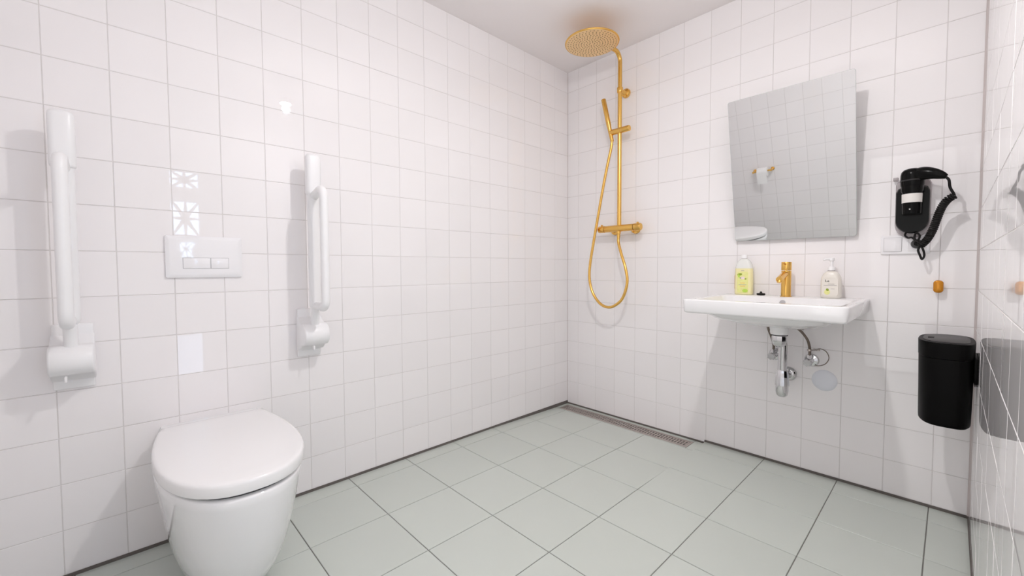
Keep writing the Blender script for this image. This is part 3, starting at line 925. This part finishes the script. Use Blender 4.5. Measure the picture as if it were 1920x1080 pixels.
def valve(x, z, hose_pts, label):
    v = thing('angle_valve', label, 'valve', (x, 0.0, z), 'angle valves under the washbasin')
    obj('wall_flange', lathe(bmesh.new(), [(0, 0), (0.030, 0), (0.0305, 0.003), (0.026, 0.010), (0.013, 0.013), (0.012, 0.05), (0, 0.05)], (x, -0.0006, z), (0, -1, 0), 28), M_CHROME, v)
    obj('valve_body', lathe(bmesh.new(), [(0, 0.03), (0.012, 0.03), (0.0135, 0.035), (0.0135, 0.062), (0.010, 0.066), (0.010, 0.070), (0, 0.070)], (x, 0, z), (0, -1, 0), 20), M_CHROME, v)
    obj('valve_outlet', lathe(bmesh.new(), [(0, 0), (0.008, 0), (0.008, 0.018), (0.011, 0.018), (0.011, 0.030), (0.007, 0.032), (0, 0.032)], (x, -0.048, z), (0, 0, 1), 6), M_CHROME, v, angle=25)
    bm = bmesh.new()
    rings = []
    for t, s in ((0.066, 0.86), (0.069, 1.0), (0.090, 1.0), (0.094, 0.88)):
        rings.append([(x + 0.0165 * s * (1 + 0.09 * math.cos(7 * a)) * math.cos(a), -t, z + 0.0165 * s * (1 + 0.09 * math.cos(7 * a)) * math.sin(a)) for a in [2 * math.pi * i / 42 for i in range(42)]])
    loft(bm, rings)
    obj('valve_handle', bm, M_CHROME, v)
    obj('supply_hose', tube(bmesh.new(), smooth_path(hose_pts, 8), 0.0055, 10), M_BRAID, v, angle=60)
    return v
valve(1.348, 0.556, [(1.348, -0.048, 0.586), (1.348, -0.05, 0.61), (1.340, -0.06, 0.65), (1.330, -0.075, 0.69), (1.325, -0.085, 0.735)], 'chrome angle valve with braided hose left of the sink trap')
vr = valve(1.497, 0.548, [(1.497, -0.048, 0.578), (1.497, -0.05, 0.61), (1.490, -0.06, 0.65), (1.470, -0.07, 0.685), (1.448, -0.078, 0.71), (1.435, -0.085, 0.738)], 'chrome angle valve with braided hose and looped wire right of the sink trap')
wp = [(1.492, -0.05, 0.603), (1.515, -0.045, 0.605), (1.535, -0.035, 0.612), (1.556, -0.025, 0.600), (1.566, -0.02, 0.572), (1.556, -0.018, 0.545), (1.535, -0.018, 0.530), (1.512, -0.02, 0.526)]
wire = obj('earth_wire', tube(bmesh.new(), smooth_path(wp, 8), 0.0018, 8), M_BRAID, vr, angle=60, label='thin looped earth wire')
obj('clamp', lathe(bmesh.new(), [(0.0058, -0.004), (0.0095, -0.004), (0.0095, 0.004), (0.0058, 0.004)], (1.4965, -0.052, 0.603), (0, 0, 1), 12), M_STEEL, wire)
for k, x in enumerate((1.514, 1.523, 1.532)):
    obj('clamp_nut', lathe(bmesh.new(), [(0, -0.003), (0.0055, -0.003), (0.0055, 0.003), (0, 0.003)], (x, -0.045 + k * 0.003, 0.606), (1, 0, 0), 6), M_STEEL, wire, angle=25)

cov = obj('blank_cover', lathe(bmesh.new(), [(0, 0.0004), (0.049, 0.0004), (0.0495, 0.002), (0.047, 0.004), (0.03, 0.0052), (0, 0.0056)], (1.548, 0, 0.459), (0, -1, 0), 48), M_CAP)
set_origin(cov, (1.548, 0, 0.459))
tag(cov, 'round pale blue-grey blank cover on the wall below the washbasin', 'wall cover')

# ------------------------------------------------------------------ tilted mirror
mi = thing('tilted_mirror', 'rectangular frameless mirror tilted forward above the washbasin', 'mirror', (1.405, 0.0, 1.13))
mA, mB = Vector((1.405, -0.024, 1.131)), Vector((1.405, -0.166, 1.814))
mv = (mB - mA).normalized()
mn = Vector((0, -mv.z, mv.y))
ml = (mB - mA).length
mc = (mA + mB) / 2
def mring(off, ins):
    return [mc + Vector((1, 0, 0)) * u + mv * v + mn * off for u, v in rrect(0.2500 - ins, ml / 2 - ins, 0.010)]
obj('glass_back', loft(bmesh.new(), [mring(-0.004, 0.0), mring(0.0, 0.0)]), M_GLASSEDGE, mi, angle=30)
obj('mirror_glass', loft(bmesh.new(), [mring(0.0001, 0.0008), mring(0.0006, 0.0008)]), M_MIRROR, mi, smooth=False)
for s in (-1, 1):
    obj('tilt_arm', tube(bmesh.new(), [(1.405 + s * 0.17, -0.001, 1.66), (1.405 + s * 0.17, -0.125, 1.655)], 0.006, 10), M_CHROME, mi)
    obj('bottom_bracket', nbox((1.405 + s * 0.17 - 0.012, -0.024, 1.140), (1.405 + s * 0.17 + 0.012, -0.0006, 1.165), 0.002), M_CHROME, mi)

# ------------------------------------------------------------------ switch and socket
sw = thing('switch_socket_frame', 'white double wall frame with rocker switch and socket below the hair dryer', 'switch', (1.81, 0.0, 1.045))
obj('frame', nbox((1.735, -0.009, 1.046), (1.886, -0.0005, 1.127), 0.003, 3), M_GLOSSPL, sw)
obj('rocker', nbox((1.7455, -0.0125, 1.0585), (1.8015, -0.008, 1.1155), 0.0015), M_GLOSSPL, sw)
obj('socket_insert', nbox((1.8195, -0.0115, 1.0585), (1.8755, -0.008, 1.1155), 0.0015), M_GLOSSPL, sw)
obj('rocker_gap', nbox((1.7445, -0.0095, 1.0575), (1.8025, -0.0089, 1.1165)), M_GREYGAP, sw, smooth=False)

# ------------------------------------------------------------------ hair dryer
hx = 1.832
hd = thing('hair_dryer', 'black wall-mounted hair dryer with coiled cord hanging in its holder', 'hair dryer', (hx, 0.0, 1.115))
def shield(hw, ztop, zbot, n=18, rtop=0.02):
    out = []
    for i in range(n + 1):
        a = math.pi + math.pi * i / n
        out.append((hw * math.cos(a), zbot + hw * 1.05 + hw * 1.05 * math.sin(a)))
    out += [(hw, ztop - rtop), (hw - rtop * 0.3, ztop - rtop * 0.3), (hw - rtop, ztop), (-hw + rtop, ztop), (-hw + rtop * 0.3, ztop - rtop * 0.3), (-hw, ztop - rtop)]
    return out
def sh_ring(y, hw, zt_, zb_):
    return [(hx + u, y, v) for u, v in shield(hw, zt_, zb_)]
br_ = obj('wall_holder', loft(bmesh.new(), [sh_ring(-0.0006, 0.052, 1.352, 1.112), sh_ring(-0.018, 0.0535, 1.352, 1.112), sh_ring(-0.024, 0.051, 1.350, 1.116)]), M_GREYPL, hd, angle=40, label='smoky grey wall holder')
obj('cradle', loft(bmesh.new(), [sh_ring(-0.022, 0.049, 1.325, 1.130), sh_ring(-0.050, 0.0505, 1.318, 1.130), sh_ring(-0.056, 0.048, 1.314, 1.134)]), M_BLACK, hd, angle=40)
obj('hanger_clip', nbox((hx - 0.062, -0.03, 1.352), (hx - 0.046, -0.012, 1.366), 0.002), M_GREYPL, br_)
hyc = -0.085
barrel = obj('barrel', lathe(bmesh.new(), [(0, 1.386), (0.014, 1.3855), (0.027, 1.381), (0.0345, 1.372), (0.0365, 1.360), (0.0368, 1.335), (0.0355, 1.318), (0.033, 1.312), (0, 1.312)], (hx, hyc, 0), seg=32), M_BLACK, hd)
obj('nozzle', lathe(bmesh.new(), [(0, 1.314), (0.0335, 1.314), (0.0335, 1.296), (0.0305, 1.290), (0.0288, 1.208), (0.0275, 1.205), (0, 1.205)], (hx, hyc, 0), seg=32), M_BLACK, hd)
bm = bmesh.new()
arc = []
for i in range(15):
    a = math.radians(-175 + 170 * i / 14)
    arc.append((math.cos(a), math.sin(a)))
rings = []
for z, r in ((1.249, 0.0302), (1.284, 0.0308)):
    rings.append([(hx + r * u, hyc + r * v, z) for u, v in arc])
loft(bm, rings, cap0=False, cap1=False, closed=False)
obj('label_band', bm, M_LABELW, hd, label='white sticker band round the nozzle')
obj('indicator', lathe(bmesh.new(), [(0, 0.0), (0.0025, 0.0), (0.0018, 0.001), (0, 0.0012)], (hx - 0.004, hyc - 0.0290, 1.222), (0, -1, 0), 10), M_LABELW, hd)
ring_bm = lathe(bmesh.new(), [(0.036, 1.334), (0.0378, 1.335), (0.0378, 1.339), (0.036, 1.340)], (hx, hyc, 0), seg=32)
obj('seam_ring', ring_bm, M_BLACKTOP, barrel)
hp = smooth_path([(hx + 0.012, hyc - 0.012, 1.356), (hx + 0.034, hyc - 0.022, 1.358), (hx + 0.058, hyc - 0.030, 1.352), (hx + 0.080, hyc - 0.034, 1.342), (hx + 0.095, hyc - 0.035, 1.333)], 5)
rad = [0.027 + (0.0085 - 0.027) * (i / (len(hp) - 1)) ** 1.6 for i in range(len(hp))]
hnd = obj('handle', tube(bmesh.new(), hp, rad, 18, squash=(0.85, 1.0)), M_BLACK, hd, angle=60)
c0 = Vector(hp[-1])
cord = smooth_path([c0 - Vector((0.006, 0, -0.003)), c0 + Vector((0.006, 0, -0.012)), c0 + Vector((0.010, 0.006, -0.04)), c0 + Vector((0.019, 0.012, -0.062)), c0 + Vector((0.022, 0.016, -0.070))], 8)
obj('cord_lead', tube(bmesh.new(), cord, 0.0045, 10), M_RUBBER, hd, angle=60)
c1 = Vector(cord[-1])
path = smooth_path([c1 + Vector((0.0, 0, -0.002)), c1 + Vector((-0.016, 0.002, -0.014)), Vector((1.918, -0.092, 1.225)), Vector((1.906, -0.088, 1.185)), Vector((1.893, -0.080, 1.135)), Vector((1.877, -0.070, 1.098)), Vector((1.860, -0.060, 1.078))], 24)
# resample evenly
cum = [0.0]
for a, b in zip(path, path[1:]):
    cum.append(cum[-1] + (b - a).length)
tot = cum[-1]
def at(s):
    s = min(max(s, 0), tot)
    for i in range(1, len(cum)):
        if cum[i] >= s:
            f = (s - cum[i - 1]) / max(cum[i] - cum[i - 1], 1e-9)
            return path[i - 1].lerp(path[i], f), (path[i] - path[i - 1]).normalized()
    return path[-1], (path[-1] - path[-2]).normalized()
turns, per = 30, 14
hel = []
for i in range(turns * per + 1):
    s = tot * i / (turns * per)
    c, t = at(s)
    u = Vector((0, 1, 0))
    u = (u - t * u.dot(t)).normalized()
    w_ = t.cross(u)
    ph = 2 * math.pi * i / per
    rr_ = 0.0108
    hel.append(c + u * (rr_ * math.cos(ph)) + w_ * (rr_ * math.sin(ph)))
obj('coiled_cord', tube(bmesh.new(), hel, 0.0034, 6), M_RUBBER, hd, angle=60)
c2 = Vector((1.860, -0.060, 1.078))
loop = smooth_path([c2, c2 + Vector((-0.006, -0.006, -0.018)), c2 + Vector((0.000, -0.008, -0.040)), c2 + Vector((0.006, -0.007, -0.055)), c2 + Vector((0.012, -0.006, -0.040)), c2 + Vector((0.008, -0.005, -0.016)), c2 + Vector((-0.004, 0.0, 0.012)),
                    c2 + Vector((-0.018, 0.002, 0.030)), c2 + Vector((-0.014, 0.002, 0.052)), c2 + Vector((-0.003, 0.002, 0.040)), c2 + Vector((-0.010, 0.004, 0.020)), c2 + Vector((-0.026, 0.008, 0.034)), (1.822, -0.040, 1.112), (1.812, -0.036, 1.124), (1.818, -0.034, 1.140)], 7)
obj('cord_knot', tube(bmesh.new(), loop, 0.0038, 8), M_RUBBER, hd, angle=60)
plug_bm = lathe(bmesh.new(), [(0, 0.012), (0.019, 0.012), (0.019, 0.020), (0.014, 0.030), (0.009, 0.045), (0, 0.047)], (1.848, 0, 1.087), (0, -1, 0), 20)
obj('mains_plug', plug_bm, M_BLACK, hd)

# ------------------------------------------------------------------ wall hook
hk = thing('wall_hook', 'small amber gold wall hook below the hair dryer', 'hook', (1.914, 0.0, 0.914))
obj('base', lathe(bmesh.new(), [(0, 0), (0.010, 0), (0.010, 0.022), (0, 0.022)], (1.914, -0.0006, 0.914), (0, -1, 0), 20), M_AMBER, hk)
bm = bmesh.new()
rings = []
for y, s in ((-0.020, 0.88), (-0.022, 0.97), (-0.025, 1.0), (-0.033, 1.0), (-0.036, 0.95), (-0.0375, 0.85)):
    rings.append([(1.914 + u * s, y, 0.914 + v * s) for u, v in rrect(0.0145, 0.0250, 0.0125, 6)])
obj('pad', loft(bm, rings), M_AMBER, hk, angle=50)

# ------------------------------------------------------------------ waste bin on the right wall
bcx, bcy, bz0, bz1 = 1.942, -0.265, 0.450, 0.736
wbin = thing('waste_bin', 'matt black wall-mounted waste bin with swing lid on the right wall', 'bin', (bcx, bcy, bz0))
def bin_ring(z, hx_, hy_, n=56, p=2.6):
    out = []
    for i in range(n):
        a = 2 * math.pi * i / n
        c, s = math.cos(a), math.sin(a)
        x = math.copysign(abs(c) ** (2 / (p if c < 0 else 5.0)), c) * hx_
        y = math.copysign(abs(s) ** (2 / (p if c < 0 else 2.9)), s) * hy_
        out.append((bcx + x, bcy + y, z))
    return out
zr = bz1 - 0.055
body = obj('bin_body', loft(bmesh.new(), [bin_ring(bz0, 0.062, 0.124), bin_ring(bz0 + 0.004, 0.0655, 0.1275), bin_ring(bz0 + 0.012, 0.066, 0.128), bin_ring(zr - 0.002, 0.0695, 0.1335), bin_ring(zr, 0.0685, 0.1325)]), M_BLACKMAT, wbin, angle=40)
obj('rim', loft(bmesh.new(), [bin_ring(zr + 0.0005, 0.0688, 0.1325), bin_ring(zr + 0.002, 0.0705, 0.1345), bin_ring(bz1 - 0.003, 0.0715, 0.1355), bin_ring(bz1, 0.0695, 0.1335), bin_ring(bz1 + 0.0002, 0.060, 0.122)]), M_BLACKMAT, wbin, angle=40)
obj('lid', loft(bmesh.new(), [bin_ring(bz1 - 0.002, 0.0585, 0.118), bin_ring(bz1 + 0.0018, 0.0585, 0.118), bin_ring(bz1 + 0.003, 0.056, 0.115)]), M_BLACKTOP, wbin, angle=40)
gl = bmesh.new()
loft(gl, [bin_ring(bz1 - 0.0005, 0.0595, 0.1195), bin_ring(bz1 + 0.0006, 0.0595, 0.1195)])
obj('lid_gap', gl, M_DARKGAP, wbin)
obj('opener', nbox((bcx - 0.046, bcy - 0.03, bz1 + 0.002), (bcx - 0.030, bcy + 0.01, bz1 + 0.0042), 0.001), M_BLACKMAT, wbin)
brk = obj('wall_bracket', nbox((2.009, bcy - 0.105, 0.605), (W - 0.0004, bcy + 0.06, 0.688), 0.0015), M_BLACKMAT, wbin)
for k in range(3):
    obj('bracket_rib', nbox((2.010 + 0.003 * k, bcy - 0.10, 0.597), (2.0115 + 0.003 * k, bcy + 0.05, 0.606)), M_BLACKMAT, brk, smooth=False)

# ------------------------------------------------------------------ paper holder opposite the mirror
ty, tz = -D, 0.885
tp = thing('paper_holder', 'gold toilet paper holder on the front wall, seen in the mirror', 'paper holder', (0.52, ty, tz))
for x in (0.437, 0.605):
    obj('post', lathe(bmesh.new(), [(0, 0.0006), (0.018, 0.0006), (0.018, 0.006), (0.011, 0.008), (0.011, 0.075), (0.009, 0.077), (0, 0.077)], (x, ty, tz), (0, 1, 0), 20), M_GOLD, tp)
obj('spindle', tube(bmesh.new(), [(0.428, ty + 0.066, tz), (0.614, ty + 0.066, tz)], 0.009, 16), M_GOLD, tp)
roll = thing('toilet_roll', 'white toilet paper roll on the gold holder, seen in the mirror', 'toilet paper', (0.525, ty + 0.066, tz))
bm = bmesh.new()
lathe(bm, [(0.0195, -0.047), (0.047, -0.047), (0.048, -0.045), (0.048, 0.045), (0.047, 0.047), (0.0195, 0.047)], (0.525, ty + 0.066, tz - 0.010), (1, 0, 0), 36)
obj('roll', bm, M_PAPER, roll)
bm = bmesh.new()
sheet = [(ty + 0.1135, tz - 0.01), (ty + 0.115, tz - 0.05), (ty + 0.112, tz - 0.085), (ty + 0.113, tz - 0.125)]
loft(bm, [[(x, y, z) for y, z in sheet] + [(x, y - 0.0008, z) for y, z in reversed(sheet)] for x in (0.479, 0.571)])
obj('loose_sheet', bm, M_PAPER, roll)
